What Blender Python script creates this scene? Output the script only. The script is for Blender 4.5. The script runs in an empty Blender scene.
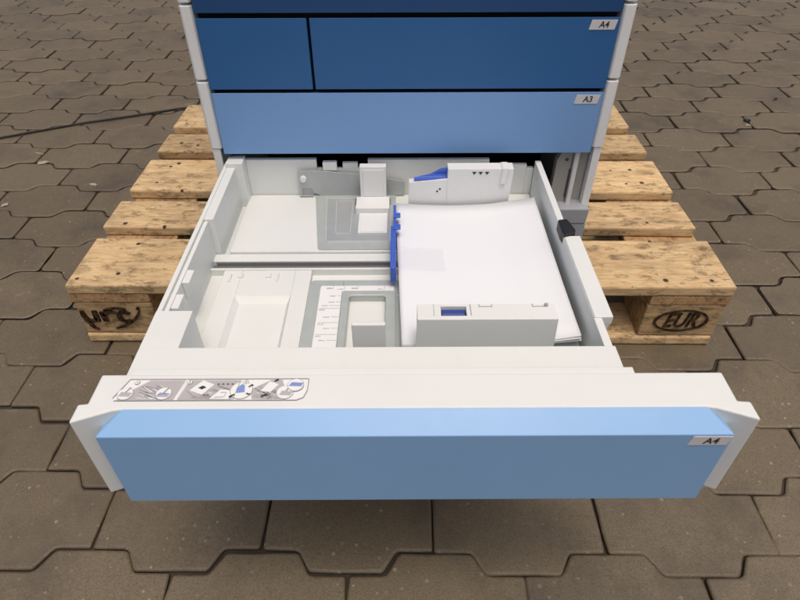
import bpy, bmesh, math, random
from mathutils import Vector, Matrix, noise
random.seed(7)
S = bpy.context.scene
COL = S.collection
rad = math.radians
Z0 = 0.144                      # top of the pallet, where the printer stands

# ------------------------------------------------------------------ materials
def lin(r, g, b):
    f = lambda c: (c/255/12.92) if c/255 <= .04045 else ((c/255+.055)/1.055)**2.4
    return (f(r), f(g), f(b), 1)

class NT:
    def __init__(s, name):
        s.m = bpy.data.materials.new(name); s.m.use_nodes = True
        s.t = s.m.node_tree; s.b = s.t.nodes['Principled BSDF']
    def n(s, typ, **kw):
        x = s.t.nodes.new(typ)
        for k, v in kw.items():
            if k in x.inputs.keys(): x.inputs[k].default_value = v
            else: setattr(x, k, v)
        return x
    def l(s, a, b): s.t.links.new(a, b)
    def math(s, op, a, b=None, clamp=False):
        x = s.t.nodes.new('ShaderNodeMath'); x.operation = op; x.use_clamp = clamp
        for i, v in enumerate((a, b)):
            if v is None: continue
            if hasattr(v, 'type') and hasattr(v, 'node'): s.l(v, x.inputs[i])
            else: x.inputs[i].default_value = v
        return x.outputs[0]
    def mix(s, fac, a, b, blend='MIX'):
        x = s.t.nodes.new('ShaderNodeMix'); x.data_type = 'RGBA'; x.blend_type = blend
        for i, v in ((0, fac), (6, a), (7, b)):
            if hasattr(v, 'node'): s.l(v, x.inputs[i])
            else: x.inputs[i].default_value = v
        return x.outputs[2]
    def ramp(s, fac, stops):
        x = s.t.nodes.new('ShaderNodeValToRGB'); e = x.color_ramp.elements
        while len(e) < len(stops): e.new(.5)
        for q, (p, c) in zip(e, stops):
            q.position = p; q.color = c if len(c) == 4 else (*c, 1)
        s.l(fac, x.inputs[0]); return x.outputs[0]
    def noise(s, vec, scale, detail=4, rough=.6, w=None):
        x = s.t.nodes.new('ShaderNodeTexNoise')
        if w is not None:
            x.noise_dimensions = '4D'; s.l(w, x.inputs['W'])
        x.inputs['Scale'].default_value = scale; x.inputs['Detail'].default_value = detail
        x.inputs['Roughness'].default_value = rough
        s.l(vec, x.inputs['Vector']); return x.outputs['Fac']
    def bump(s, h, strength, dist):
        x = s.n('ShaderNodeBump'); x.inputs['Strength'].default_value = strength
        x.inputs['Distance'].default_value = dist
        s.l(h, x.inputs['Height']); s.l(x.outputs[0], s.b.inputs['Normal'])

g = lambda v: (v, v, v, 1)

def plastic(name, col, rough=.42, var=.05, dirt=.10, grain=.05):
    k = NT(name)
    tc = k.n('ShaderNodeTexCoord').outputs['Object']
    n1 = k.noise(tc, 9, 5, .65)
    c = k.mix(k.ramp(n1, [(.35, g(0)), (.75, g(1))]), col, tuple(x*(1-var) for x in col[:3])+(1,))
    # scuffs and dust specks of their own shape
    mp = k.n('ShaderNodeMapping'); mp.inputs['Scale'].default_value = (1, .35, 1.4); k.l(tc, mp.inputs[0])
    n2 = k.noise(mp.outputs[0], 38, 8, .75)
    d = k.ramp(n2, [(.60, g(0)), (.80, g(dirt))])
    c = k.mix(d, c, (col[0]*.55+.03, col[1]*.52+.025, col[2]*.48+.02, 1))
    k.l(c, k.b.inputs['Base Color'])
    k.l(k.math('ADD', k.math('MULTIPLY', n2, .18), rough-.09), k.b.inputs['Roughness'])
    k.b.inputs['Specular IOR Level'].default_value = .4
    k.bump(k.noise(tc, 900, 2, .5), grain, .0006)
    return k.m

M = {}
M['cream']  = plastic('cream_plastic', (.705, .73, .71, 1), .45, .04, .15)
M['white']  = plastic('white_plastic', (.745, .765, .755, 1), .42, .04, .08)
M['sidewhite'] = plastic('side_trim_plastic', (.80, .82, .81, 1), .42, .05, .14)
M['dullwhite'] = plastic('dull_plastic', (.70, .71, .69, 1), .5, .05, .12)
M['frame_shade'] = plastic('shaded_frame_plastic', (.36, .355, .325, 1), .5, .05, .12)  # cream inner frame, its shade put into a darker base colour
M['lgrey']  = plastic('grey_plastic', (.33, .35, .38, 1), .45, .05, .12)
M['dgrey']  = plastic('dark_grey_plastic', (.075, .08, .085, 1), .5, .08, .1)
M['black']  = plastic('black_plastic', (.012, .012, .014, 1), .5, .1, .05)
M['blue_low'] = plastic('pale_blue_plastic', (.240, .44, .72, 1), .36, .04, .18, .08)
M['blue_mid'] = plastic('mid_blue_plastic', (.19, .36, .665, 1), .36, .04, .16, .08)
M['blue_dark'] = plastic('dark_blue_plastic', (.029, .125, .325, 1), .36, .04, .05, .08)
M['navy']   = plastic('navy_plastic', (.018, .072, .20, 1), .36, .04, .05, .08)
M['guide_blue'] = plastic('guide_blue_plastic', (.055, .125, .52, 1), .35, .05, .03)
M['deep_blue'] = plastic('button_blue_plastic', (.02, .05, .26, 1), .4, .1, .03)
M['label']  = plastic('label_film', (.62, .62, .62, 1), .3, .03, .04, 0)
M['ink']    = plastic('label_ink', (.03, .03, .035, 1), .5, 0, 0, 0)
M['greyink'] = plastic('print_grey', (.43, .415, .42, 1), .5, .03, 0, 0)
M['midink'] = plastic('print_dark_grey', (.26, .26, .27, 1), .5, .03, 0, 0)
M['blueink'] = plastic('print_blue', (.20, .28, .58, 1), .5, .03, 0, 0)
M['printwhite'] = plastic('print_white', (.76, .78, .77, 1), .4, .02, 0, 0)

def metal(name, col, rough=.45):
    k = NT(name); tc = k.n('ShaderNodeTexCoord').outputs['Object']
    n1 = k.noise(tc, 55, 6, .7)
    c = k.mix(n1, tuple(x*.88 for x in col[:3])+(1,), tuple(min(1, x*1.12) for x in col[:3])+(1,))
    k.l(c, k.b.inputs['Base Color']); k.b.inputs['Metallic'].default_value = .35
    k.l(k.math('ADD', k.math('MULTIPLY', n1, .25), rough-.12), k.b.inputs['Roughness'])
    return k.m
M['steel'] = metal('galvanised_steel', (.50, .545, .525, 1))
M['steel_glint'] = metal('steel_ridge_glint', (.66, .69, .67, 1))  # paler steel: light caught by the embossed ridges, put into the colour
M['rail']  = metal('dark_steel_rail', (.23, .235, .235, 1))
M['lever'] = metal('lever_steel', (.44, .47, .47, 1))

def paper_mat():
    k = NT('paper'); tc = k.n('ShaderNodeTexCoord').outputs['Object']
    c = k.mix(k.noise(tc, 6, 3), (.735, .765, .795, 1), (.755, .785, .81, 1))
    k.l(c, k.b.inputs['Base Color']); k.b.inputs['Roughness'].default_value = .75
    k.b.inputs['Specular IOR Level'].default_value = .2
    return k.m
M['paper'] = paper_mat()
def edge_mat():
    k = NT('paper_edges'); tc = k.n('ShaderNodeTexCoord').outputs['Object']
    w = k.n('ShaderNodeTexWave', bands_direction='Z'); k.l(tc, w.inputs[0]); w.inputs['Scale'].default_value = 260; w.inputs['Distortion'].default_value = 1
    k.l(k.mix(w.outputs['Fac'], (.6, .59, .6, 1), (.8, .79, .8, 1)), k.b.inputs['Base Color']); k.b.inputs['Roughness'].default_value = .8
    return k.m
M['edges'] = edge_mat()
def film_mat():
    k = NT('reflection_film')
    out = k.t.nodes['Material Output']
    tr = k.n('ShaderNodeBsdfTransparent'); tr.inputs[0].default_value = (.99, .99, .995, 1)
    mx = k.n('ShaderNodeMixShader'); mx.inputs[0].default_value = .022
    k.b.inputs['Base Color'].default_value = (.6, .6, .66, 1); k.b.inputs['Roughness'].default_value = .25
    k.l(tr.outputs[0], mx.inputs[1]); k.l(k.b.outputs[0], mx.inputs[2]); k.l(mx.outputs[0], out.inputs[0])
    return k.m
M['film'] = film_mat()

def wood(name, axis, light, dark, end=False):
    """raw softwood: grain stretched along the local axis, knots, grey grime and short dark scratches"""
    k = NT(name)
    tc = k.n('ShaderNodeTexCoord').outputs['Object']
    rnd = k.n('ShaderNodeObjectInfo').outputs['Random']
    w = k.math('MULTIPLY', rnd, 37.0)
    def stretched(sx):
        mp = k.n('ShaderNodeMapping')
        sc = [1, 1, 1]; sc[axis] = sx
        mp.inputs['Scale'].default_value = sc; k.l(tc, mp.inputs[0]); return mp.outputs[0]
    # growth-ring grain warped by a slow noise
    slow = k.noise(stretched(.25), 9, 3, .55, w)
    rings = k.math('FRACT', k.math('MULTIPLY', slow, 17.0))
    rings = k.math('ABSOLUTE', k.math('SUBTRACT', rings, .5))
    fine = k.noise(stretched(.07), 260, 4, .7, w)
    broad = k.noise(stretched(.6), 7, 4, .6, w)
    base = k.mix(broad, light, tuple(x*.80 for x in light[:3])+(1,))
    base = k.mix(k.math('MULTIPLY', k.ramp(rings, [(.0, g(1)), (.28, g(0))]), .38), base, dark)
    base = k.mix(k.math('MULTIPLY', k.ramp(fine, [(.40, g(1)), (.58, g(0))]), .42), base, dark)
    # knots
    v = k.n('ShaderNodeTexVoronoi')
    mp = k.n('ShaderNodeMapping'); sc = [1, 1, 1]; sc[axis] = .6; mp.inputs['Scale'].default_value = sc
    sh = k.n('ShaderNodeVectorMath', operation='ADD'); cb = k.n('ShaderNodeCombineXYZ')
    for i_ in range(3): k.l(w, cb.inputs[i_])
    k.l(tc, sh.inputs[0]); k.l(cb.outputs[0], sh.inputs[1]); k.l(sh.outputs[0], mp.inputs[0])
    warp = k.n('ShaderNodeVectorMath', operation='ADD'); nz = k.n('ShaderNodeTexNoise'); nz.inputs['Scale'].default_value = 22
    k.l(tc, nz.inputs['Vector']); vs = k.n('ShaderNodeVectorMath', operation='SCALE'); vs.inputs['Scale'].default_value = .03
    k.l(nz.outputs['Color'], vs.inputs[0]); k.l(mp.outputs[0], warp.inputs[0]); k.l(vs.outputs[0], warp.inputs[1])
    k.l(warp.outputs[0], v.inputs['Vector']); v.inputs['Scale'].default_value = 8.5
    kn = k.ramp(v.outputs['Distance'], [(.05, g(1)), (.10, g(.6)), (.18, g(0))])
    base = k.mix(k.math('MULTIPLY', kn, .5), base, tuple(x*.42 for x in dark[:3])+(1,))
    # grime blotches and small dark dents
    gr = k.ramp(k.noise(stretched(.55), 15, 9, .72, w), [(.46, g(0)), (.66, g(1))])
    base = k.mix(k.math('MULTIPLY', gr, .46), base, (.17, .125, .075, 1))
    sp = k.ramp(k.noise(stretched(.5), 60, 7, .8, w), [(.515, g(0)), (.61, g(1))])
    base = k.mix(k.math('MULTIPLY', sp, .62), base, (.055, .036, .022, 1))
    # every board its own tone
    ton = k.math('ADD', k.math('MULTIPLY', rnd, .38), .78)
    cm = k.n('ShaderNodeVectorMath', operation='SCALE'); k.l(base, cm.inputs[0]); k.l(ton, cm.inputs['Scale'])
    k.l(cm.outputs[0], k.b.inputs['Base Color'])
    k.b.inputs['Roughness'].default_value = .78; k.b.inputs['Specular IOR Level'].default_value = .2
    h = k.math('ADD', k.math('MULTIPLY', fine, .6), k.math('MULTIPLY', rings, .5))
    k.bump(k.math('SUBTRACT', h, k.math('MULTIPLY', sp, .8)), .5, .0012)
    return k.m
M['woodx'] = wood('pallet_wood_lengthwise', 0, (.76, .575, .325, 1), (.42, .245, .105, 1))
M['woody'] = wood('pallet_wood_crosswise', 1, (.62, .41, .21, 1), (.30, .155, .065, 1))
M['block'] = wood('pallet_wood_block', 0, (.64, .465, .25, 1), (.34, .195, .09, 1))
def burn():
    k = NT('burnt_brand'); tc = k.n('ShaderNodeTexCoord').outputs['Object']
    n = k.noise(tc, 120, 5, .7)
    k.l(k.mix(k.ramp(n, [(.42, g(0)), (.70, g(1))]), (.018, .011, .007, 1), (.12, .07, .035, 1)), k.b.inputs['Base Color'])
    k.b.inputs['Roughness'].default_value = .9; k.b.inputs['Specular IOR Level'].default_value = .1
    return k.m
M['burn'] = burn()

def paver_mat():
    k = NT('concrete_paver'); ge = k.n('ShaderNodeNewGeometry')
    pos = ge.outputs['Position']; rnd = ge.outputs['Random Per Island']
    w = k.math('MULTIPLY', rnd, 50)
    n1 = k.noise(pos, 2.3, 5, .6); n2 = k.noise(pos, 42, 7, .72, w); n3 = k.noise(pos, 420, 4, .75)
    c = k.mix(n1, (0.102, 0.086, 0.052, 1), (0.160, 0.136, 0.085, 1))
    c = k.mix(k.ramp(n2, [(.34, g(0)), (.70, g(.8))]), c, k.mix(k.math('ADD', k.math('MULTIPLY', rnd, .5), .25), (0.088, 0.074, 0.050, 1), (0.148, 0.125, 0.081, 1)))
    c = k.mix(k.math('MULTIPLY', k.ramp(n3, [(.38, g(1)), (.56, g(0))]), .62), c, (.045, .035, .026, 1))
    # pale aggregate grains
    v = k.n('ShaderNodeTexVoronoi'); v.inputs['Scale'].default_value = 92; v.inputs['Randomness'].default_value = 1; k.l(pos, v.inputs['Vector'])
    sep = k.n('ShaderNodeSeparateColor'); k.l(v.outputs['Color'], sep.inputs[0])
    size = k.math('MULTIPLY', k.ramp(sep.outputs[0], [(.62, g(0)), (1, g(1))]), .27)
    dots = k.math('LESS_THAN', v.outputs['Distance'], size)
    c = k.mix(k.math('MULTIPLY', dots, .40), c, k.mix(sep.outputs[1], (.20, .155, .105, 1), (.42, .38, .32, 1)))
    # dirt stains and pale droppings
    st = k.ramp(k.noise(pos, 5.5, 8, .68), [(.50, g(0)), (.68, g(1))])
    c = k.mix(k.math('MULTIPLY', st, .62), c, (0.047, 0.038, 0.030, 1))
    dr = k.ramp(k.noise(pos, 17, 6, .62), [(.66, g(0)), (.76, g(1))])
    c = k.mix(k.math('MULTIPLY', dr, .35), c, (.33, .30, .25, 1))
    ton = k.math('ADD', k.math('MULTIPLY', rnd, .14), .93)
    cm = k.n('ShaderNodeVectorMath', operation='SCALE'); k.l(c, cm.inputs[0]); k.l(ton, cm.inputs['Scale'])
    tint = k.n('ShaderNodeVectorMath', operation='MULTIPLY'); k.l(cm.outputs[0], tint.inputs[0]); tint.inputs[1].default_value = (1.20, 1.135, 1.08)
    k.l(tint.outputs[0], k.b.inputs['Base Color'])
    k.l(k.math('ADD', k.math('MULTIPLY', n2, .30), .34), k.b.inputs['Roughness'])
    k.b.inputs['Specular IOR Level'].default_value = .55
    k.bump(k.math('ADD', k.math('MULTIPLY', n3, .7), k.math('MULTIPLY', n2, .9)), .55, .0022)
    return k.m
M['paver'] = paver_mat()
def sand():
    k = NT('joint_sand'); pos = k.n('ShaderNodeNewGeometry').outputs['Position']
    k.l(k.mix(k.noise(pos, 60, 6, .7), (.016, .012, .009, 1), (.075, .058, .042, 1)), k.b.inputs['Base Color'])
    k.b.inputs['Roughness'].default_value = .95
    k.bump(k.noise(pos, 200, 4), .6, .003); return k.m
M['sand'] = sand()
M['rubber'] = plastic('black_rubber', (.018, .016, .014, 1), .6, .1, .2)
M['rust'] = plastic('rusty_nail', (.06, .04, .028, 1), .7, .2, .2)
M['scrap'] = plastic('pale_scrap', (.34, .30, .24, 1), .7, .1, .3)

# ------------------------------------------------------------------ mesh builder
class MB:
    def __init__(s, off=(0, 0, 0)):
        s.bm = bmesh.new(); s.off = Vector(off)
    def face(s, pts, mat=0):
        f = s.bm.faces.new([s.bm.verts.new(Vector(p)-s.off) for p in pts]); f.material_index = mat; return f
    def prism(s, poly, axis, a, b, mat=0, poly2=None):
        """polygon extruded along axis: 'z' poly=(x,y), 'y' poly=(x,z), 'x' poly=(y,z)"""
        def P(q, t):
            return {'z': (q[0], q[1], t), 'y': (q[0], t, q[1]), 'x': (t, q[0], q[1])}[axis]
        A = [s.bm.verts.new(Vector(P(q, a))-s.off) for q in poly]
        B = [s.bm.verts.new(Vector(P(q, b))-s.off) for q in (poly2 or poly)]
        fs = [s.bm.faces.new(A), s.bm.faces.new(B)]
        n = len(A)
        for i in range(n): fs.append(s.bm.faces.new((A[i], A[(i+1) % n], B[(i+1) % n], B[i])))
        for f in fs: f.material_index = mat
    def box(s, x0, x1, y0, y1, z0, z1, mat=0):
        s.prism([(x0, y0), (x1, y0), (x1, y1), (x0, y1)], 'z', z0, z1, mat)
    def cyl(s, c, r, axis, a, b, mat=0, n=20):
        s.prism([(c[0]+r*math.cos(t*2*math.pi/n), c[1]+r*math.sin(t*2*math.pi/n)) for t in range(n)], axis, a, b, mat)
    def ribbon(s, pts, wd, axis, a, b, mat=0):
        """a stroke of the given width through 2D points, laid flat and a hair thick"""
        wd = wd if isinstance(wd, (list, tuple)) else [wd]*len(pts)
        L, R = [], []
        for i, q in enumerate(pts):
            p0 = Vector(pts[max(0, i-1)]); p1 = Vector(pts[min(len(pts)-1, i+1)])
            d = (p1-p0).normalized(); nn = Vector((-d.y, d.x))*wd[i]*.5
            L.append(Vector(q)+nn); R.append(Vector(q)-nn)
        for i in range(len(pts)-1):
            s.prism([L[i], L[i+1], R[i+1], R[i]], axis, a, b, mat)
    def text(s, txt, mat, M4):
        """writing: default font outlines, M4 maps the text plane (x right, y up) to the place"""
        cu = bpy.data.curves.new('lettering', 'FONT'); cu.body = txt; cu.align_x = 'CENTER'; cu.align_y = 'CENTER'
        cu.extrude = .02; cu.offset = .012; cu.shear = txt_shear
        ob = bpy.data.objects.new('lettering', cu); COL.objects.link(ob)
        bpy.context.view_layer.update()
        me = bpy.data.meshes.new_from_object(ob.evaluated_get(bpy.context.evaluated_depsgraph_get()))
        bpy.data.objects.remove(ob); bpy.data.curves.remove(cu)
        T = bmesh.new(); T.from_mesh(me); bpy.data.meshes.remove(me)
        vs = {v: s.bm.verts.new((M4 @ v.co)-s.off) for v in T.verts}
        for f in T.faces:
            try: s.bm.faces.new([vs[v] for v in f.verts]).material_index = mat
            except ValueError: pass
        T.free()
    def tube(s, pts, r, mat=0, n=8):
        rings = []
        for i, q in enumerate(pts):
            d = (Vector(pts[min(len(pts)-1, i+1)])-Vector(pts[max(0, i-1)])).normalized()
            up = Vector((0, 0, 1)); a = d.cross(up)
            if a.length < 1e-4: a = Vector((1, 0, 0))
            a.normalize(); b = a.cross(d)
            rings.append([s.bm.verts.new(Vector(q)+a*r*math.cos(t*2*math.pi/n)+b*r*math.sin(t*2*math.pi/n)-s.off) for t in range(n)])
        for i in range(len(rings)-1):
            for t in range(n):
                f = s.bm.faces.new((rings[i][t], rings[i][(t+1) % n], rings[i+1][(t+1) % n], rings[i+1][t])); f.material_index = mat; f.smooth = True
        s.bm.faces.new(rings[0]); s.bm.faces.new(rings[-1])
    def build(s, name, mats, parent=None, bevel=0, seg=2, loc=None):
        bmesh.ops.recalc_face_normals(s.bm, faces=s.bm.faces[:])
        me = bpy.data.meshes.new(name); s.bm.to_mesh(me); s.bm.free()
        for m in (mats if isinstance(mats, (list, tuple)) else [mats]): me.materials.append(m)
        o = bpy.data.objects.new(name, me); COL.objects.link(o)
        if parent: o.parent = parent
        if loc: o.location = loc
        if bevel:
            md = o.modifiers.new('edge', 'BEVEL'); md.width = bevel; md.segments = seg; md.limit_method = 'ANGLE'
            md.angle_limit = rad(40); md.use_clamp_overlap = True; md.harden_normals = False
        return o
txt_shear = .22

def tag(o, label=None, cat=None, group=None, kind=None):
    for k_, v_ in (('label', label), ('category', cat), ('group', group), ('kind', kind)):
        if v_: o[k_] = v_
    return o
def empty(name, loc, rz=0):
    o = bpy.data.objects.new(name, None); COL.objects.link(o); o.location = loc; o.rotation_euler.z = rz
    o.empty_display_size = .1; return o

# ------------------------------------------------------------------ setting: ground and pavers
mb = MB(); mb.box(-60, 60, -60, 60, -.3, -.0085)
tag(mb.build('ground', M['sand']), kind='structure')

PX, PY = .2432, .1266
def pavers():
    mb = MB(); bm = mb.bm
    h = PX/2; e = .0155; a = .052; b = .070      # bone outline: wide in the middle, narrow at both ends
    hw = PY/2
    out = [(-h, -hw+e), (-b, -hw+e), (-a, -hw-e), (a, -hw-e), (b, -hw+e), (h, -hw+e),
           (h, hw-e), (b, hw-e), (a, hw+e), (-a, hw+e), (-b, hw-e), (-h, hw-e)]
    def inset(poly, d):
        r = []
        for i in range(len(poly)):
            p0, p1, p2 = (Vector(poly[j % len(poly)]) for j in (i-1, i, i+1))
            d1 = (p1-p0).normalized(); d2 = (p2-p1).normalized()
            n1 = Vector((-d1.y, d1.x)); n2 = Vector((-d2.y, d2.x))
            m = (n1+n2).normalized(); r.append(p1+m*(d/max(.35, m.dot(n1))))
        return r
    def dens(poly, seg):
        r = []
        for i in range(len(poly)):
            p, q = Vector(poly[i]), Vector(poly[(i+1) % len(poly)])
            k = max(1, round((q-p).length/seg))
            r += [p.lerp(q, t/k) for t in range(k)]
        return r
    def rounded(cr):                             # worn, rounded corners
        r = []
        for i in range(12):
            p0, p1, p2 = (Vector(out[j % 12]) for j in (i-1, i, i+1))
            q0, q2 = p1+(p0-p1).normalized()*cr, p1+(p2-p1).normalized()*cr
            r += [q0, (q0+q2+p1*2)/4, q2]
        return r
    out_near, out_far = rounded(.0055), rounded(.0125)
    R = random.Random(3)
    for row in range(-12, 62):
        for c in range(-30, 31):
            y = -.3645 + row*.1262
            x = .054 + h + c*PX + (h if row % 2 else 0) - .020*(y+.36)
            y += -.006*x*(1 if y > -.2 else .3)
            if abs(x) > 2.2+.9*max(0, y+1) or y > 7: continue
            near = y < 1.4
            far = min(1, max(0, (y+.1)/1.2))
            gap = .0007+R.random()**2*.0012+.0024*far
            dz = R.gauss(0, .0007); tx, ty = R.gauss(0, .0025), R.gauss(0, .004); rz = R.gauss(0, .003)
            ox, oy = R.gauss(0, .0007), R.gauss(0, .0007)
            rings = []
            for (d, z) in ((gap, -.014), (gap, -.0034), (gap+.0006, -.0018), (gap+.0019, -.0006), (gap+.0045+.0015*far, 0)):
                pts = inset(out_far if far > .15 else out_near, d)
                pts = dens(pts, .028 if near else .08)
                ring = []
                for q in pts:
                    wq = noise.noise(Vector((x+q.x, y+q.y, 3))*38)*.0013 + noise.noise(Vector((x+q.x, y+q.y, 9))*130)*.0006 if near else 0
                    qq = q*(1-wq/.07)
                    X = qq.x*math.cos(rz)-qq.y*math.sin(rz); Y = qq.x*math.sin(rz)+qq.y*math.cos(rz)
                    ring.append(bm.verts.new((x+ox+X, y+oy+Y, z+dz-.0012+X*tx+Y*ty)))
                rings.append(ring)
            for i in range(4):
                n_ = len(rings[i]); m_ = len(rings[i+1])
                if n_ != m_: continue
                for t in range(n_):
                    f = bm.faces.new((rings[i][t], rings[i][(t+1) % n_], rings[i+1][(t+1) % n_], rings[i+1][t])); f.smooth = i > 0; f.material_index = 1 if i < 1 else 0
            bm.faces.new(rings[4])
    return mb
def pv():
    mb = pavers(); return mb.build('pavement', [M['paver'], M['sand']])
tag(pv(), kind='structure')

# ------------------------------------------------------------------ pallet
pal = empty('wooden_pallet', (0, 0.4, 0))
tag(pal, 'worn wooden pallet branded EUR lying on grey pavers under the open printer', 'pallet')
def board(name, sx, sy, sz, cx, cy, cz, mat, bev=.003, twist=0, sub=True):
    mb = MB(); nx = 24 if sx > .5 else 3; ny = 16 if sy > .5 else 4
    seed = random.random()*90
    # plank with slightly wavy worn arrises
    bm = mb.bm
    bmesh.ops.create_cube(bm, size=1)
    bmesh.ops.scale(bm, vec=(sx, sy, sz), verts=bm.verts)
    ex = [e for e in bm.edges if abs((e.verts[0].co-e.verts[1].co).x) > sx*.5]
    if sx > .5: bmesh.ops.subdivide_edges(bm, edges=ex, cuts=nx, use_grid_fill=True)
    ey = [e for e in bm.edges if abs((e.verts[0].co-e.verts[1].co).y) > sy*.5]
    if sy > .5: bmesh.ops.subdivide_edges(bm, edges=ey, cuts=ny, use_grid_fill=True)
    for v in bm.verts:
        v.co.y += noise.noise(Vector((v.co.x*7, seed, 1 if v.co.y > 0 else 5)))*.0022*(1 if sx > .5 else .4)
        v.co.z += noise.noise(Vector((v.co.x*4, v.co.y*4, seed)))*.0009
        if abs(v.co.x) > sx*.499: v.co.x += noise.noise(Vector((v.co.y*25, seed, v.co.x)))*.003
    o = mb.build(name, mat, pal, bev, 2, (cx, cy-.4, cz))
    o.rotation_euler.z = twist
    return o
ZD = (.122+.144)/2
deck = [(0, .145, .003), (.18625, .28625, -.002), (.3275, .4725, .001), (.51375, .61375, .002), (.655, .8, -.001)]
for (y0, y1, dx) in deck:
    board('deck_board', 1.2, y1-y0, .0215, dx, (y0+y1)/2, ZD, M['woodx'], .0035, random.gauss(0, .0015))
for cx in (-.5275, 0, .5275):
    board('stringer_board', .145, .798, .0205, cx+random.gauss(0, .002), .4, .1112, M['woody'], .002)
    for cy, d in ((.05, .1), (.4, .145), (.75, .1)):
        b_ = board('block', .143, d-.001, .0775, cx, cy+(.0015 if cy < .1 else 0), .0616, M['block'], .003)
        if cy < .1 and cx > .1: right_block = b_
        if cy < .1 and cx < -.1: left_block = b_
for y0, y1 in ((0, .1), (.3275, .4725), (.7, .8)):
    board('bottom_board', 1.2, y1-y0, .021, 0, (y0+y1)/2, .0112, M['woodx'], .004)

# brands burnt into the front blocks (world x,z on the front face y = 0)
bo = Vector((.5275, .0515-.0, .0616))
mb = MB(bo)
fy = -.0008
N = 56; oc = (.527, .0625); tilt = rad(2.5)
ring = lambda r, t: (oc[0]+(.0505*r)*math.cos(t)*math.cos(tilt)-(.0265*r)*math.sin(t)*math.sin(tilt), oc[1]+(.0505*r)*math.cos(t)*math.sin(tilt)+(.0265*r)*math.sin(t)*math.cos(tilt))
for i in range(N):
    t0, t1 = i*2*math.pi/N, (i+1)*2*math.pi/N
    f0 = .905+.018*noise.noise(Vector((i*.4, 0, 0)))
    mb.prism([ring(1, t0), ring(1, t1), ring(f0, t1), ring(f0, t0)], 'y', fy, .004)
txt_shear = .26
mb.text('EUR', 0, Matrix(((.0345, 0, 0, oc[0]-.001), (0, 0, -.05, fy+.0006), (.0012, .050, 0, oc[1]), (0, 0, 0, 1))))
mb.build('brand_mark', M['burn'], right_block)
right_block['label'] = 'front block with an EUR oval brand'
bo = Vector((-.5275, .0515, .0616)); mb = MB(bo)
for pts, w_ in (([(-.590, .081), (-.589, .069), (-.586, .059), (-.579, .0545), (-.572, .057), (-.568, .065)], [.007, .010, .010, .009, .008, .007]),
                ([(-.5665, .081), (-.5665, .067), (-.5655, .054)], [.009, .010, .008]), ([(-.584, .054), (-.582, .044), (-.577, .037), (-.571, .034)], [.008, .007, .005, .003]),
                ([(-.553, .079), (-.552, .068), (-.551, .055)], [.009, .010, .010]),
                ([(-.551, .069), (-.544, .077), (-.535, .079), (-.527, .0755)], [.006, .008, .008, .004]),
                ([(-.548, .082), (-.537, .0865), (-.520, .088), (-.506, .0855)], [.003, .004, .004, .002]),
                ([(-.502, .073), (-.508, .0785), (-.517, .0775), (-.523, .070), (-.522, .060), (-.514, .0545), (-.504, .058)], [.007, .008, .009, .010, .009, .007, .005]),
                ([(-.538, .037), (-.524, .041), (-.508, .050), (-.494, .062), (-.485, .074), (-.481, .083)], [.002, .005, .006, .005, .004, .002]),
                ([(-.484, .085), (-.480, .0905)], [.006, .005])):
    mb.ribbon(pts, w_, 'y', fy, .004)
mb.build('brand_mark', M['burn'], left_block)
left_block['label'] = 'front block with a dark curved letter brand'
# nails in the deck boards
nl = {}
for ch in [c for c in pal.children if c.name.startswith('deck_board')]:
    mb = MB(); sy = .145 if ch.dimensions.y > .12 else .1
    for sx_ in (-.56, -.50, .50, .56):
        for yy in ((-.045, .03) if sy > .12 else (-.02, .025)):
            if random.random() < .12: continue
            x_, y_ = sx_+random.gauss(0, .02), yy+random.gauss(0, .014)
            mb.cyl((x_, y_), random.uniform(.0028, .0052), 'z', .008, .0110, 0, 10)
    mb.build('nail', M['rust'], ch)['kind'] = 'stuff'

# ------------------------------------------------------------------ printer
OFF = (0, 0, Z0)
prn = empty('office_printer', (.01469, .02852, Z0), .012853)
tag(prn, 'large white and blue office printer standing on the pallet, bottom paper drawer pulled open', 'printer')
B = lambda: MB(OFF)

def fascia(name, x0, x1, yf, zt, zb, mat, parent, dl=.0205, dr=.0205, rise=.0125):
    """blue drawer front: flat face, sloped top that narrows towards the back"""
    mb = B(); yb = yf+.0215; zt2 = zt+rise
    f = mb.bm
    V = lambda *q: f.verts.new(Vector(q)-mb.off)
    a, b, c, d = V(x0, yf, zb), V(x1, yf, zb), V(x1, yf, zt), V(x0, yf, zt)
    e, h = V(x0, yb, zb), V(x1, yb, zb)
    i, j = V(x1-dr, yb, zt2), V(x0+dl, yb, zt2)
    k1, k2 = V(x1, yb, zt-max(.004, .004-rise)), V(x0, yb, zt-max(.004, .004-rise))
    for q in ((a, b, c, d), (d, c, i, j), (b, h, k1, c), (c, k1, i), (a, d, k2, e), (d, j, k2), (a, e, h, b), (e, k2, j, i, k1, h)):
        f.faces.new(q)
    return mb.build(name, mat, parent, .0006, 2)
def size_label(txt, x0, x1, yf, z0, z1, parent, tilt=.0):
    mb = B(); s_ = .0025
    mb.prism([(x0, z0), (x1-s_, z0), (x1, z1), (x0+s_, z1)], 'y', yf-.0006, yf+.0005, 0)
    h_ = (z1-z0)*.92
    mb.text(txt, 1, Matrix(((h_*.98, 0, 0, (x0+x1)/2+.001), (0, 0, -.012, yf-.0007), (0, h_, 0, (z0+z1)/2), (0, 0, 0, 1))))
    return mb.build('size_label', [M['label'], M['ink']], parent)
txt_shear = .12

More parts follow.
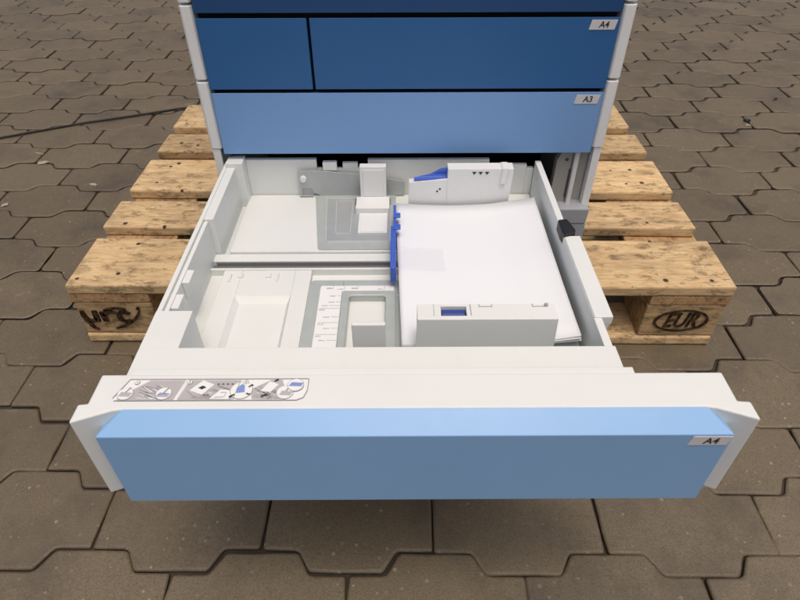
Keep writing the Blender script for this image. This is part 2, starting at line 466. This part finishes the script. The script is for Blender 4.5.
# upper drawer fronts
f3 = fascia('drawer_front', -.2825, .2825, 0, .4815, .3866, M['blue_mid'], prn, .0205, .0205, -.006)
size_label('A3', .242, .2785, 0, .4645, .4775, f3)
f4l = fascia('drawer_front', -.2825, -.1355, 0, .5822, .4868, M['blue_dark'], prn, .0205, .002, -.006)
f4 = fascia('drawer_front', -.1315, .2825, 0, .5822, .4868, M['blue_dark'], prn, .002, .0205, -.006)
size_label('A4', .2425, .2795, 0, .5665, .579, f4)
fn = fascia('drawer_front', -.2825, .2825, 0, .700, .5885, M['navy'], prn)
f3['label'] = 'mid blue drawer front with an A3 label'
f4['label'] = 'wide dark blue drawer front with an A4 label'
f4l['label'] = 'narrow dark blue drawer front without a label'
fn['label'] = 'navy blue front at the top edge of the photo'
# white side trims, one segment per drawer row
def trim(z0, z1):
    for s_ in (-1, 1):
        mb = B()
        poly = [(.2845*s_, .014), (.2855*s_, .0075), (.288*s_, .0045), (.300*s_, .0045), (.3035*s_, .008), (.3035*s_, .03), (.2845*s_, .03)]
        mb.prism(poly, 'z', z0, z1)
        mb.build('side_trim', M['sidewhite'], prn, .0015)
trim(.3925, .4955); trim(.4985, .5965); trim(.5995, .702)
# cabinet body
mb = B()
mb.box(-.2838, .2838, .0225, .66, .3875, .705, 1)          # dark core behind the drawer fronts
for s_ in (-1, 1):
    xa, xb = sorted((.2885*s_, .3025*s_))
    mb.box(xa, xb, .0305, .67, .195, .706, 0)
    mb.box(*sorted((.2895*s_, .3015*s_)), .006, .0300, .195, .3920, 0)
mb.box(-.288, .288, .6605, .672, .195, .706, 0)
mb.box(-.288, .288, .0305, .66, .195, .2150, 1)
mb.box(-.287, .287, .30, .31, .216, .3865, 1)
mb.build('cabinet', [M['sidewhite'], M['black']], prn, .001)
mb = B()
mb.box(-.3035, .3035, .006, .672, .7075, .98, 0)
mb.box(-.26, .26, .0035, .0055, .73, .86, 1)
mb.box(-.3035, .3035, .05, .672, .9815, 1.01, 0)
mb.box(-.28, -.02, -.05, .006, .955, .985, 2)
mb.build('upper_housing', [M['sidewhite'], M['dgrey'], M['lgrey']], prn, .006)
# inner frame seen right of the open drawer
mb = B()
mb.prism([(.236, .215), (.262, .215), (.262, .3855), (.246, .3855), (.238, .366)], 'y', .014, .029, 0)
mb.box(.2635, .2705, .007, .029, .215, .3855, 1)
mb.box(.2720, .2885, .020, .0295, .215, .3855, 0)
mb.cyl((.2535, .368), .0028, 'y', .0125, .016, 2, 14)
mb.box(.2595, .2625, .0132, .0155, .300, .352, 2)
mb.build('inner_frame', [M['frame_shade'], M['dullwhite'], M['dgrey']], prn, .001)
mb = B()
mb.box(-.2885, -.2745, .010, .0295, .215, .3855)
mb.build('inner_frame', M['dgrey'], prn, .001)
mb = B()
mb.prism([(.250, .262), (.2985, .262), (.3000, .288), (.298, .2915), (.250, .2915)], 'y', -.010, .0295)
mb.prism([(.250, .200), (.2985, .200), (.3000, .2615), (.250, .2615)], 'y', -.0085, .0295)
mb.build('foot_cover', M['lgrey'], prn, .0025)
for sx_ in (-.23, .23):
    for y_ in (.10, .58):
        mb = B()
        mb.cyl((y_, Z0+.0235), .023, 'x', sx_-.011, sx_+.011, 0, 24)
        mb.box(sx_-.016, sx_-.012, y_-.016, y_+.016, Z0+.018, .1945, 1)
        mb.box(sx_+.012, sx_+.016, y_-.016, y_+.016, Z0+.018, .1945, 1)
        mb.build('caster', [M['black'], M['steel']], prn, .001)

# ------------------------------------------------------------------ open drawer
mb = B()
W, CR = 0, 1
mb.box(-.2830, .2030, -.4450, .0120, .286, .3000)                     # base
mb.box(-.2560, .2010, -.1500, .0070, .2990, .3100)                    # rear bed
mb.box(-.2700, .2010, -.1575, -.1505, .2990, .3065)
mb.box(-.2740, .2010, -.1750, -.1580, .2990, .3118)                   # ridge
mb.box(-.2740, .2010, -.1925, -.1885, .2990, .3106)
# front bed with the sunken panel
mb.box(-.2540, -.2290, -.4400, -.1930, .2990, .3100)
mb.box(-.1560, -.1335, -.4400, -.1930, .2990, .3100)
mb.box(-.2290, -.1560, -.2480, -.1930, .2990, .3099)
ro = [(-.229, -.44), (-.229, -.248), (-.156, -.248), (-.156, -.44)]
ri = [(-.2225, -.44), (-.2225, -.2560), (-.1605, -.2560), (-.1605, -.44)]
for i in range(3):
    mb.face([(*ro[i], .3099), (*ro[i+1], .3099), (*ri[i+1], .3035), (*ri[i], .3035)])
mb.face([(*q, .3035) for q in ri])
for (x0, x1, y0, y1) in ((-.2445, -.2415, -.2190, -.2020), (-.2330, -.2255, -.2105, -.2090), (-.2270, -.2255, -.2090, -.2020), (-.1800, -.1770, -.2190, -.2020), (-.1950, -.1880, -.2105, -.2090), (-.1895, -.1880, -.2090, -.2020)):
    mb.box(x0, x1, y0, y1, .3085, .3122)
# left wall
mb.box(-.2852, -.2795, -.4450, .0130, .270, .3700)
mb.box(-.2794, -.2665, -.1560, .0120, .2990, .3695)
mb.box(-.2794, -.2740, -.3440, -.1562, .2990, .3660)
for y_ in (-.287, -.333):
    mb.prism([(-.2739, .3652), (-.2650, .3648), (-.2690, .3440), (-.2739, .3380)], 'y', y_, y_+.025)
mb.box(-.2800, -.2545, -.0130, .0135, .2990, .3770)                   # corner post
mb.box(-.2849, -.2440, -.4480, -.3440, .2990, .3712)                  # front left corner block
# right wall
mb.box(.2015, .2105, -.1650, .0080, .270, .3695)
mb.box(.2018, .2105, -.2005, -.1650, .270, .3600)
mb.box(.2015, .2105, -.4450, -.2005, .270, .3690)
mb.box(.2022, .2228, -.3570, -.2010, .3600, .3708)
mb.prism([(.2106, .3600), (.2106, .330), (.2125, .330), (.2222, .3600)], 'y', -.3565, -.2015)
# rear wall in two heights with slots between
mb.box(-.2544, -.1430, .0080, .0160, .270, .3725)
mb.box(-.1428, -.0620, .0085, .0155, .270, .3560)
mb.box(-.1330, -.1110, .0040, .0130, .3550, .3690)
mb.box(-.1020, -.0780, .0085, .0155, .3560, .3660)
mb.box(-.0618, .1300, .0080, .0160, .270, .3715)
mb.box(.1300, .1900, .0085, .0160, .270, .3620)
mb.box(.1900, .2015, .0080, .0160, .270, .3560)
# front wall behind the ledge
mb.box(-.2825, .2118, -.4580, -.4020, .2700, .3714)
mb.box(-.2690, .2105, -.4568, -.4490, .3716, .3904)
draw = mb.build('paper_drawer', [M['cream'], M['white']], prn, .0016, 2)

# white frame of the drawer front: one outline with swept corners
out = [(-.2955, -.457), (-.2955, -.4915), (-.3040, -.4925), (-.3040, -.5130), (-.2800, -.5035), (-.2710, -.5000), (-.2620, -.4985),
       (.2620, -.4985), (.2710, -.5000), (.2800, -.5035), (.3040, -.5130), (.3040, -.4925), (.2925, -.4915), (.2925, -.457)]
mb = B()
mb.prism(out, 'z', .277, .3916)
mb.build('front_frame', M['cream'], draw, .0018, 3)
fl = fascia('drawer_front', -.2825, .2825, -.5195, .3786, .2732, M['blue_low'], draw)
fl['label'] = 'pale blue front of the open drawer'
size_label('A4', .2445, .2822, -.5195, .3640, .3765, draw)

# loading guide sticker on the ledge
mb = B(); zz = .3916
sx0, sx1, sy0, sy1 = -.2745, -.0985, -.4895, -.4640
def U(u, v): return (sx0+(sx1-sx0)*u, sy0+(sy1-sy0)*v)
def poly(pts, layer, mat): mb.prism([U(*q) for q in pts], 'z', zz+.00005, zz+.0003+.00022*layer, mat)
def disc(u, v, r, layer, mat, n=20):
    c = U(u, v); mb.prism([(c[0]+r*math.cos(t*2*math.pi/n), c[1]+r*math.sin(t*2*math.pi/n)) for t in range(n)], 'z', zz+.00005, zz+.0003+.00022*layer, mat)
def stroke(pts, w_, layer, mat): mb.ribbon([U(*q) for q in pts], w_, 'z', zz+.00005, zz+.0003+.00022*layer, mat)
poly([(.0, .12), (.012, .0), (.95, 0), (.985, .12), (1, .45), (1, 1), (.05, 1)], 0, 0)
for pts in ([(.02, .04), (.315, .04), (.345, .96), (.16, .96), (.09, .55)], [(.335, .04), (.615, .04), (.635, .96), (.365, .96)], [(.72, .05), (.87, .05), (.885, .5), (.86, .96), (.80, .96), (.70, .50)]):
    poly(pts, 1, 1)
R = random.Random(5)
for (a0, a1) in ((.12, .30), (.37, .60), (.72, .86)):
    for q in range(24):
        u0 = a0+R.random()*(a1-a0-.07); v0 = .12+R.random()*.6
        stroke([(u0, v0), (min(a1, u0+.04+R.random()*.05), max(.08, v0-.12-R.random()*.22))], (.00025+R.random()*.0005), 2, 2 if R.random() < .6 else 0)
for (u, v, r, m) in ((.055, .32, .0070, 0), (.255, .32, .0070, 0), (.885, .36, .0076, 0), (.935, .68, .0072, 0), (.655, .46, .0100, 0)):
    ly = 3 if u != .935 else 6; disc(u, v, r+.0004, ly, 2); disc(u, v, r, ly+1, 0)
for (u, v) in ((.055, .25), (.255, .22), (.89, .28)):
    poly([(u-.032, v-.06), (u+.026, v-.08), (u+.036, v+.10), (u-.022, v+.14)], 5, 1)
    stroke([(u, v+.12), (u+.018, v+.34)], .0012, 5.6 if u < .8 else 5.5, 2)
stroke([(.225, .22), (.25, .30), (.275, .28)], .0016, 6, 3)
poly([(.90, .62), (.965, .60), (.975, .76), (.915, .80)], 8, 3)
poly([(.635, .32), (.675, .36), (.668, .68), (.652, .74), (.628, .52)], 5, 3)
stroke([(.60, .14), (.625, .26)], .0016, 5, 4); stroke([(.69, .60), (.71, .72)], .0016, 5, 4); stroke([(.685, .30), (.705, .26)], .0016, 5, 4)
poly([(.385, .48), (.44, .94), (.505, .74), (.455, .26)], 3, 0)
poly([(.425, .58), (.447, .68), (.468, .60), (.447, .50)], 4, 4)
poly([(.50, .08), (.545, .50), (.61, .46), (.60, .06)], 3, 0); stroke([(.525, .14), (.575, .16), (.58, .36), (.55, .36)], .0007, 4, 2)
poly([(.755, .42), (.795, .88), (.845, .74), (.81, .38)], 3, 0)
stroke([(.765, .16), (.795, .28)], .0016, 4, 4); stroke([(.82, .88), (.84, .97)], .0016, 4, 4)
for u in (.52, .545, .57, .595): stroke([(u, .76), (u+.012, .76)], .0010, 3, 4)
stroke([(.332, .0), (.352, 1)], .0008, 3, 0); stroke([(.622, .0), (.642, 1)], .0008, 3, 0)
for q in ([(.05, 1), (1, 1)], [(.012, .0), (.95, .0)], [(0, .12), (.05, 1)], [(.95, 0), (.985, .12), (1, .45), (1, 1)], [(.622, 0), (.642, 1)]):
    stroke(q, .00045, 4, 2)
for u, dg in ((.093, '1'), (.372, '2'), (.668, '3')):
    c = U(u, .85); disc(u, .85, .0026, 4, 2, 14); disc(u, .85, .0022, 5, 0, 14)
    mb.text(dg, 4, Matrix(((.0036, 0, 0, c[0]), (0, .0036, 0, c[1]), (0, 0, .004, zz+.0015), (0, 0, 0, 1))))
mb.build('loading_sticker', [M['printwhite'], M['greyink'], M['midink'], M['blueink'], M['ink']], draw)

# slot rail
mb = B(); mb.box(-.2738, .2000, -.1882, -.1752, .2995, .3045); mb.box(-.2690, .1950, -.1770, -.1757, .3046, .3105)
mb.build('slot_rail', M['rail'], draw)
# steel plate of the rear size guide
mb = B()
mb.prism([(-.1490, .0040), (-.1465, .0060), (-.0180, .0060), (-.0180, -.1475), (-.1270, -.1475), (-.1305, -.1440)], 'z', .3095, .3120)
fld = [(-.1290, -.0100), (-.0260, -.0100), (-.0260, -.1290), (-.1170, -.1290), (-.1205, -.1255)]
mb.prism(fld, 'z', .3100, .3127, 1)
rdg = lambda poly_, w_, h_: [mb.ribbon([poly_[i], poly_[(i+1) % len(poly_)]], w_, 'z', .3100, h_, 2) for i in range(len(poly_))]
rdg(fld, .0012, .3134)
rdg([(-.1130, -.0180), (-.0860, -.0180), (-.0860, -.1090), (-.1050, -.1090), (-.1075, -.1065)], .0009, .3133)
mb.box(-.0830, -.0250, -.0300, -.0090, .3105, .3131, 3)
mb.build('steel_plate', [M['steel'], M['lever'], M['steel_glint'], M['dgrey']], draw)
mb = B()
mb.box(-.0735, -.0330, -.0210, -.0090, .3115, .3745)
mb.box(-.0690, -.0375, -.0222, -.0211, .3235, .3700)
mb.box(-.0800, -.0280, -.0560, -.0212, .3121, .3230)
mb.box(-.0745, -.0310, -.1100, -.0565, .3121, .3150)
mb.box(-.0710, -.0345, -.1085, -.0580, .3151, .3158)
mb.build('size_guide', M['white'], draw, .0014)
# front steel frame, scale plate and window
mb = B()
mb.prism([(-.1335, -.44), (-.1335, -.222), (-.1290, -.2160), (-.0880, -.2160), (-.0880, -.44)], 'z', .2995, .3105)
mb.box(-.0879, .2000, -.2480, -.2160, .2995, .3105)
mb.box(-.0879, -.0785, -.4400, -.2481, .2995, .3105)
mb.box(-.0315, .2000, -.4400, -.2481, .2995, .3105)
mb.prism([(-.0880, -.44), (-.0880, -.2430), (-.0860, -.2405), (-.0205, -.2405), (-.0180, -.2430), (-.0180, -.44), (-.0310, -.44), (-.0310, -.2530), (-.0340, -.2500), (-.0760, -.2500), (-.0790, -.2530), (-.0790, -.44)], 'z', .3100, .3125)
mb.box(.0000, .1960, -.3850, -.0620, .3106, .3215)
mb.build('lift_plate', M['steel'], draw, .0008)
mb = B()
mb.prism([(-.1175, -.44), (-.1175, -.2310), (-.1160, -.2290), (-.0200, -.2290), (-.0200, -.2400), (-.0890, -.2400), (-.0890, -.44)], 'z', .3095, .3112, 0)
inkz = (.3110, .31145)
RR = random.Random(11)
def glyphs(x_, y_, n_):
    for q in range(n_):
        w_ = RR.uniform(.0010, .0016)
        mb.box(x_, x_+w_, y_, y_+.00045, *inkz, 1); mb.box(x_, x_+.0004, y_+.0005, y_+RR.uniform(.0014, .0020), *inkz, 1)
        if RR.random() < .6: mb.box(x_+w_-.0004, x_+w_, y_+.0005, y_+.0018, *inkz, 1)
        if RR.random() < .5: mb.box(x_+.0005, x_+w_-.0005, y_+.0015, y_+.0019, *inkz, 1)
        x_ += w_+.0006
for (x_, dy) in ((-.1010, .001), (-.0860, -.003), (-.0680, .001), (-.0330, -.003)):
    mb.box(x_, x_+.0004, -.2375+(.002 if dy > 0 else 0), -.2300, *inkz, 1); glyphs(x_-.0085, -.2352+dy*.6, 4)
    if dy > 0: mb.box(x_-.0085, x_, -.2375+.002, -.2371+.002, *inkz, 1)
mb.box(-.1170, -.0200, -.24005, -.2397, *inkz, 1) if False else None
for i, (y_, l_) in enumerate(((-.2500, .005), (-.2620, .006), (-.2690, .014), (-.2745, .026), (-.2905, .010), (-.3010, .025), (-.3110, .008), (-.3220, .026), (-.3320, .012))):
    mb.box(-.0895-l_, -.0895, y_, y_+.0004, *inkz, 1); glyphs(max(-.1155, -.0905-l_-(.008 if l_ < .02 else -.001)), y_-(.0035 if l_ > .02 else .001), 4)
mb.build('scale_plate', [M['printwhite'], M['midink']], draw)
for q in ((-.229, -.205), (-.213, -.205)): pass
mb = B()
mb.box(-.0655, -.0285, -.3720, -.3660, .3002, .3745); mb.box(-.0630, -.0310, -.3659, -.3600, .3002, .3300)
mb.build('size_guide', M['dullwhite'], draw, .0014)
# lever on the rear wall
mb = B()
mb.prism([(-.1735, .3560), (-.1420, .3570), (-.0760, .3500), (-.0040, .3370), (-.0040, .3120), (-.1400, .3120), (-.1520, .3180), (-.1535, .3260), (-.1690, .3260), (-.1690, .3120), (-.1735, .3120)], 'y', .0010, .0032)
mb.box(-.1740, -.1520, -.0020, .0010, .3120, .3140)
mb.build('lever_arm', M['lever'], draw, .0004)
mb = B(); mb.cyl((-.1650, .3440), .0052, 'y', -.0050, .0012, 0, 20); mb.build('pivot_pin', M['white'], draw, .0012)
# rear paper guide
mb = B()
mb.prism([(.0015, .3115), (.1545, .3115), (.1575, .3780), (.1575, .3860), (.0600, .3860), (.0600, .3690), (.0020, .3640)], 'y', -.0500, -.0380, 0)
mb.box(.0600, .1580, -.0380, -.0300, .3740, .3859, 0)
mb.box(.0598, .0603, -.0506, -.0495, .313, .3685, 1)
mb.prism([(.1380, .3600), (.1475, .3600), (.1508, .3868), (.1397, .3868)], 'y', -.0516, -.0300, 1)
mb.prism([(.1400, .3620), (.1460, .3620), (.1492, .3878), (.1412, .3878)], 'y', -.0523, -.0310, 0)
for x_ in (.0960, .1055, .1150):
    mb.prism([(x_, .3815), (x_+.0064, .3815), (x_+.0032, .3768)], 'y', -.0506, -.0495, 2)
mb.box(.0950, .1224, -.0505, -.0495, .3826, .3832, 1)
for (x_, z_) in ((.0490, .3530), (.0450, .3490)): mb.cyl((x_, z_), .0016, 'y', -.0506, -.0495, 2, 10)
mb.build('paper_guide', [M['white'], M['dullwhite'], M['ink']], draw, .0008)
mb = B()
mb.prism([(.0090, -.0490), (.0400, -.0360), (.0598, -.0320), (.0598, -.0470)], 'z', .3665, .3715, poly2=[(.0090, -.0460), (.0400, -.0330), (.0598, -.0290), (.0598, -.0440)])
mb.prism([(.0300, .3660), (.0598, .3690), (.0598, .3800), (.0500, .3780)], 'y', -.0370, -.0310)
mb.build('guide_lever', M['guide_blue'], draw, .0010)
# front paper guide
mb = B()
mb.prism([(.0045, .3106), (.1605, .3106), (.1580, .3800), (.0062, .3800)], 'y', -.3700, -.3640, 0)
mb.box(.0062, .0320, -.3639, -.3450, .3300, .3799, 0); mb.box(.0600, .1580, -.3639, -.3450, .3300, .3799, 0)
mb.box(.0320, .0600, -.3485, -.3450, .3300, .3798, 0)
mb.box(.0321, .0599, -.3639, -.3486, .3300, .3640, 0)
mb.prism([(.0060, .3107), (.1585, .3107), (.1580, .3300), (.0062, .3300)], 'y', -.3639, -.3620, 0)
mb.box(.0240, .0247, -.3638, -.3452, .37, .3803, 1); mb.box(.0640, .0652, -.3638, -.3452, .37, .3803, 1)
for x0, x1 in ((.0740, .0890), (.1330, .1500)):
    mb.box(x0, x1, -.3500, -.3491, .378, .3806, 1); mb.box(x0, x0+.0009, -.3491, -.3452, .378, .3806, 1); mb.box(x1-.0009, x1, -.3491, -.3452, .378, .3806, 1)
mb.box(.1465, .1500, -.3500, -.3470, .378, .3835, 1)
mb.build('paper_guide', [M['cream'], M['lgrey']], draw, .0007)
mb = B()
mb.prism([(-.3630, .3645), (-.3495, .3645), (-.3495, .3760), (-.3550, .3750), (-.3625, .3690)], 'x', .0330, .0590)
mb.build('guide_button', M['deep_blue'], draw, .0008)
# blue end guide left of the paper; added clear sheet imitates its reflection
mb = B()
mb.box(-.0250, -.0175, -.2340, -.1380, .3200, .3455)
mb.box(-.0215, -.0175, -.1379, -.0800, .3110, .3440)
mb.box(-.0212, -.0110, -.1170, -.1060, .3442, .3470); mb.box(-.0212, -.0110, -.1490, -.1370, .3456, .3480)
mb.build('end_guide', M['guide_blue'], draw, .0010)
mb = B()
mb.prism([(-.0180, .3380), (.0050, .3350), (.0470, .3318), (.0472, .3321), (.0050, .3353), (-.0180, .3383)], 'y', -.2250, -.1760)
mb.build('guide_reflection', M['film'], draw)
mb = B()
mb.prism([(.2005, -.1665), (.2125, -.1640), (.2150, -.1700), (.2190, -.1900), (.2165, -.1990), (.2020, -.2045), (.2000, -.1900)], 'z', .3570, .3738)
mb.build('rubber_clip', M['black'], draw, .002)

# ------------------------------------------------------------------ paper
cs, sn = math.cos(.012853), math.sin(.012853)
def to_world(x, y, z): return Vector((cs*x-sn*y+.01469, sn*x+cs*y+.02852, z))
po = to_world(.09, -.21, .3215)
pst = MB(po); bm = pst.bm
def pz(u, v):
    z = .3325 - .0042*math.sin(math.pi*min(u/.80, 1))*(.55+.45*v) - .0012*u
    z += .0098*max(0, (u-.66)/.34)**1.6 + .0008*math.sin(v*5+u*3)
    return z
NU, NV = 40, 12
LL = ((-.0175, -.0565), (.1920, -.0565), (.1935, -.3560), (-.0105, -.3610))
PR = random.Random(21)
def sheaf(dx, dy, rot, d0, d1, lift):
    top, bot = {}, {}
    for i in range(NU+1):
        for j in range(NV+1):
            u, v_ = i/NU, j/NV          # v=1 at the rear edge
            x = (LL[3][0]*(1-u)+LL[2][0]*u)*(1-v_)+(LL[0][0]*(1-u)+LL[1][0]*u)*v_
            y = (LL[3][1]*(1-u)+LL[2][1]*u)*(1-v_)+(LL[0][1]*(1-u)+LL[1][1]*u)*v_
            x, y = x+dx-rot*(y+.21), y+dy+rot*(x-.09)
            zc = pz(u, v_) + lift*max(0, (u-.7)/.3)**2
            top[i, j] = bm.verts.new(to_world(x, y, zc-d0)-po)
            bot[i, j] = bm.verts.new(to_world(x, y, zc-d1)-po)
    for i in range(NU):
        for j in range(NV):
            bm.faces.new((top[i, j], top[i+1, j], top[i+1, j+1], top[i, j+1])).smooth = True
            bm.faces.new((bot[i, j], bot[i, j+1], bot[i+1, j+1], bot[i+1, j])).smooth = True
    for i in range(NU):
        for j in (0, NV):
            bm.faces.new((top[i, j], top[i+1, j], bot[i+1, j], bot[i, j])).material_index = 1
    for j in range(NV):
        for i in (0, NU):
            bm.faces.new((top[i, j], top[i, j+1], bot[i, j+1], bot[i, j])).material_index = 1
d_ = 0
for q in range(8):                        # sheaves of a few sheets, not quite squared up
    th_ = (.00025, .0005, .0004, .0007, .0006, .0009, .0008, .0009)[q]
    sheaf(0 if q == 0 else PR.gauss(0, .0009), 0 if q == 0 else PR.gauss(0, .0009), 0 if q == 0 else PR.gauss(0, .0025), d_, d_+th_, 0 if q == 0 else -.00045*q)
    d_ += th_+.00006
tag(pst.build('paper_stack', [M['paper'], M['edges']], loc=po), 'stack of blank white paper lying in the open drawer, right edge curling up', 'paper')

# ------------------------------------------------------------------ small things on the pavers
co = Vector((-1.0, 1.0, .006))
mb = MB(co)
pts = []
ctrl = [(-3.4, -.35), (-2.4, .28), (-1.7, .68), (-1.25, .873), (-1.02, .995), (-.757, 1.105), (-.5, 1.17), (-.2, 1.2), (.3, 1.19)]
for i in range(len(ctrl)-1):
    for t in range(8):
        a_, b_ = Vector(ctrl[i]), Vector(ctrl[i+1]); q = a_.lerp(b_, t/8)
        pts.append((q.x, q.y+.004*math.sin(q.x*9), .0034))
mb.tube(pts, .0034)
tag(mb.build('cable', M['rubber'], loc=co), 'thin black cable lying across the pavers behind the pallet', 'cable')
def scrap(name, x, y, r, h, mat, label, cat, seed, sy=.6, rot=0):
    mb = MB(); bm = mb.bm
    bmesh.ops.create_icosphere(bm, subdivisions=2, radius=1)
    for v in bm.verts:
        k_ = 1+.45*noise.noise(v.co*1.7+Vector((seed, 0, 0)))
        v.co = Vector((v.co.x*r*k_, v.co.y*r*sy*k_, v.co.z*h*.5*k_))
    zmin = min(v.co.z for v in bm.verts)
    for v in bm.verts: v.co.z -= zmin
    o = mb.build(name, mat, loc=(x, y, -.0012)); o.rotation_euler.z = rot
    return tag(o, label, cat, 'pale scraps on the pavers' if name == 'scrap' else None)
scrap('pebble', 1.117, 1.018, .011, .010, M['black'], 'small black pebble on the pavers to the right of the printer', 'pebble', 1)
scrap('crumb', 1.107, .985, .008, .006, M['scrap'], 'tiny pale crumb just in front of the black pebble', 'crumb', 2)
scrap('scrap', -1.039, .728, .016, .003, M['scrap'], 'pale flattened scrap on a paver joint in front of the cable', 'scrap', 3, .55, .4)
scrap('scrap', -.840, .604, .012, .003, M['scrap'], 'pale scrap on the pavers nearest the left end of the pallet boards', 'scrap', 4, .5, -.3)
scrap('scrap', -1.028, .498, .009, .004, M['scrap'], 'pale crumb in a joint at the far left edge of the photo', 'scrap', 5, .7, .9)
scrap('straw', -1.075, .785, .020, .003, M['scrap'], 'thin pale straw lying just in front of the black cable', 'straw', 6, .10, -.35)

# ------------------------------------------------------------------ camera
cam = bpy.data.cameras.new('camera'); co_ = bpy.data.objects.new('camera', cam); COL.objects.link(co_)
S.camera = co_
pit, yaw, roll, F = .7152022, -.0104586, -.0027424, 584.628
cp, sp, cy, sy = math.cos(pit), math.sin(pit), math.cos(yaw), math.sin(yaw)
fw = Vector((sy*cp, cy*cp, -sp)); r_ = Vector((cy, -sy, 0)); u_ = r_.cross(fw)
r2 = math.cos(roll)*r_+math.sin(roll)*u_; u2 = -math.sin(roll)*r_+math.cos(roll)*u_
co_.matrix_world = Matrix(((r2.x, u2.x, -fw.x, .0115878), (r2.y, u2.y, -fw.y, -.8017701), (r2.z, u2.z, -fw.z, .8078224), (0, 0, 0, 1)))
cam.sensor_fit = 'HORIZONTAL'; cam.sensor_width = 36; cam.lens = F/800*36
cam.clip_start = .02; cam.clip_end = 500
cam.dof.use_dof = True; cam.dof.focus_distance = .86; cam.dof.aperture_fstop = 13

# ------------------------------------------------------------------ light
wd = bpy.data.worlds.new('World'); S.world = wd; wd.use_nodes = True
nt = wd.node_tree; bg = nt.nodes['Background']
sky = nt.nodes.new('ShaderNodeTexSky'); sky.sky_type = 'NISHITA'; sky.sun_disc = False
to_sun = Vector((.10, -.22, 1)).normalized()
elev = math.asin(to_sun.z); az = math.atan2(to_sun.x, to_sun.y)
sky.sun_elevation = elev; sky.sun_rotation = az
sky.air_density = .7; sky.dust_density = 9.0; sky.ozone_density = .3
nt.links.new(sky.outputs[0], bg.inputs[0]); bg.inputs[1].default_value = .15
sl = bpy.data.lights.new('sun', 'SUN'); so = bpy.data.objects.new('sun', sl); COL.objects.link(so)
sl.energy = .52; sl.angle = rad(10); sl.color = (1, .93, .82)
so.rotation_euler = (-to_sun).to_track_quat('-Z', 'Y').to_euler(); so.location = (1, 1, 4)

S.view_settings.view_transform = 'Standard'; S.view_settings.look = 'None'
S.view_settings.exposure = -0.2; S.view_settings.gamma = 1; S.view_settings.use_curve_mapping = False
S.render.engine = 'CYCLES'
S.cycles.use_denoising = True
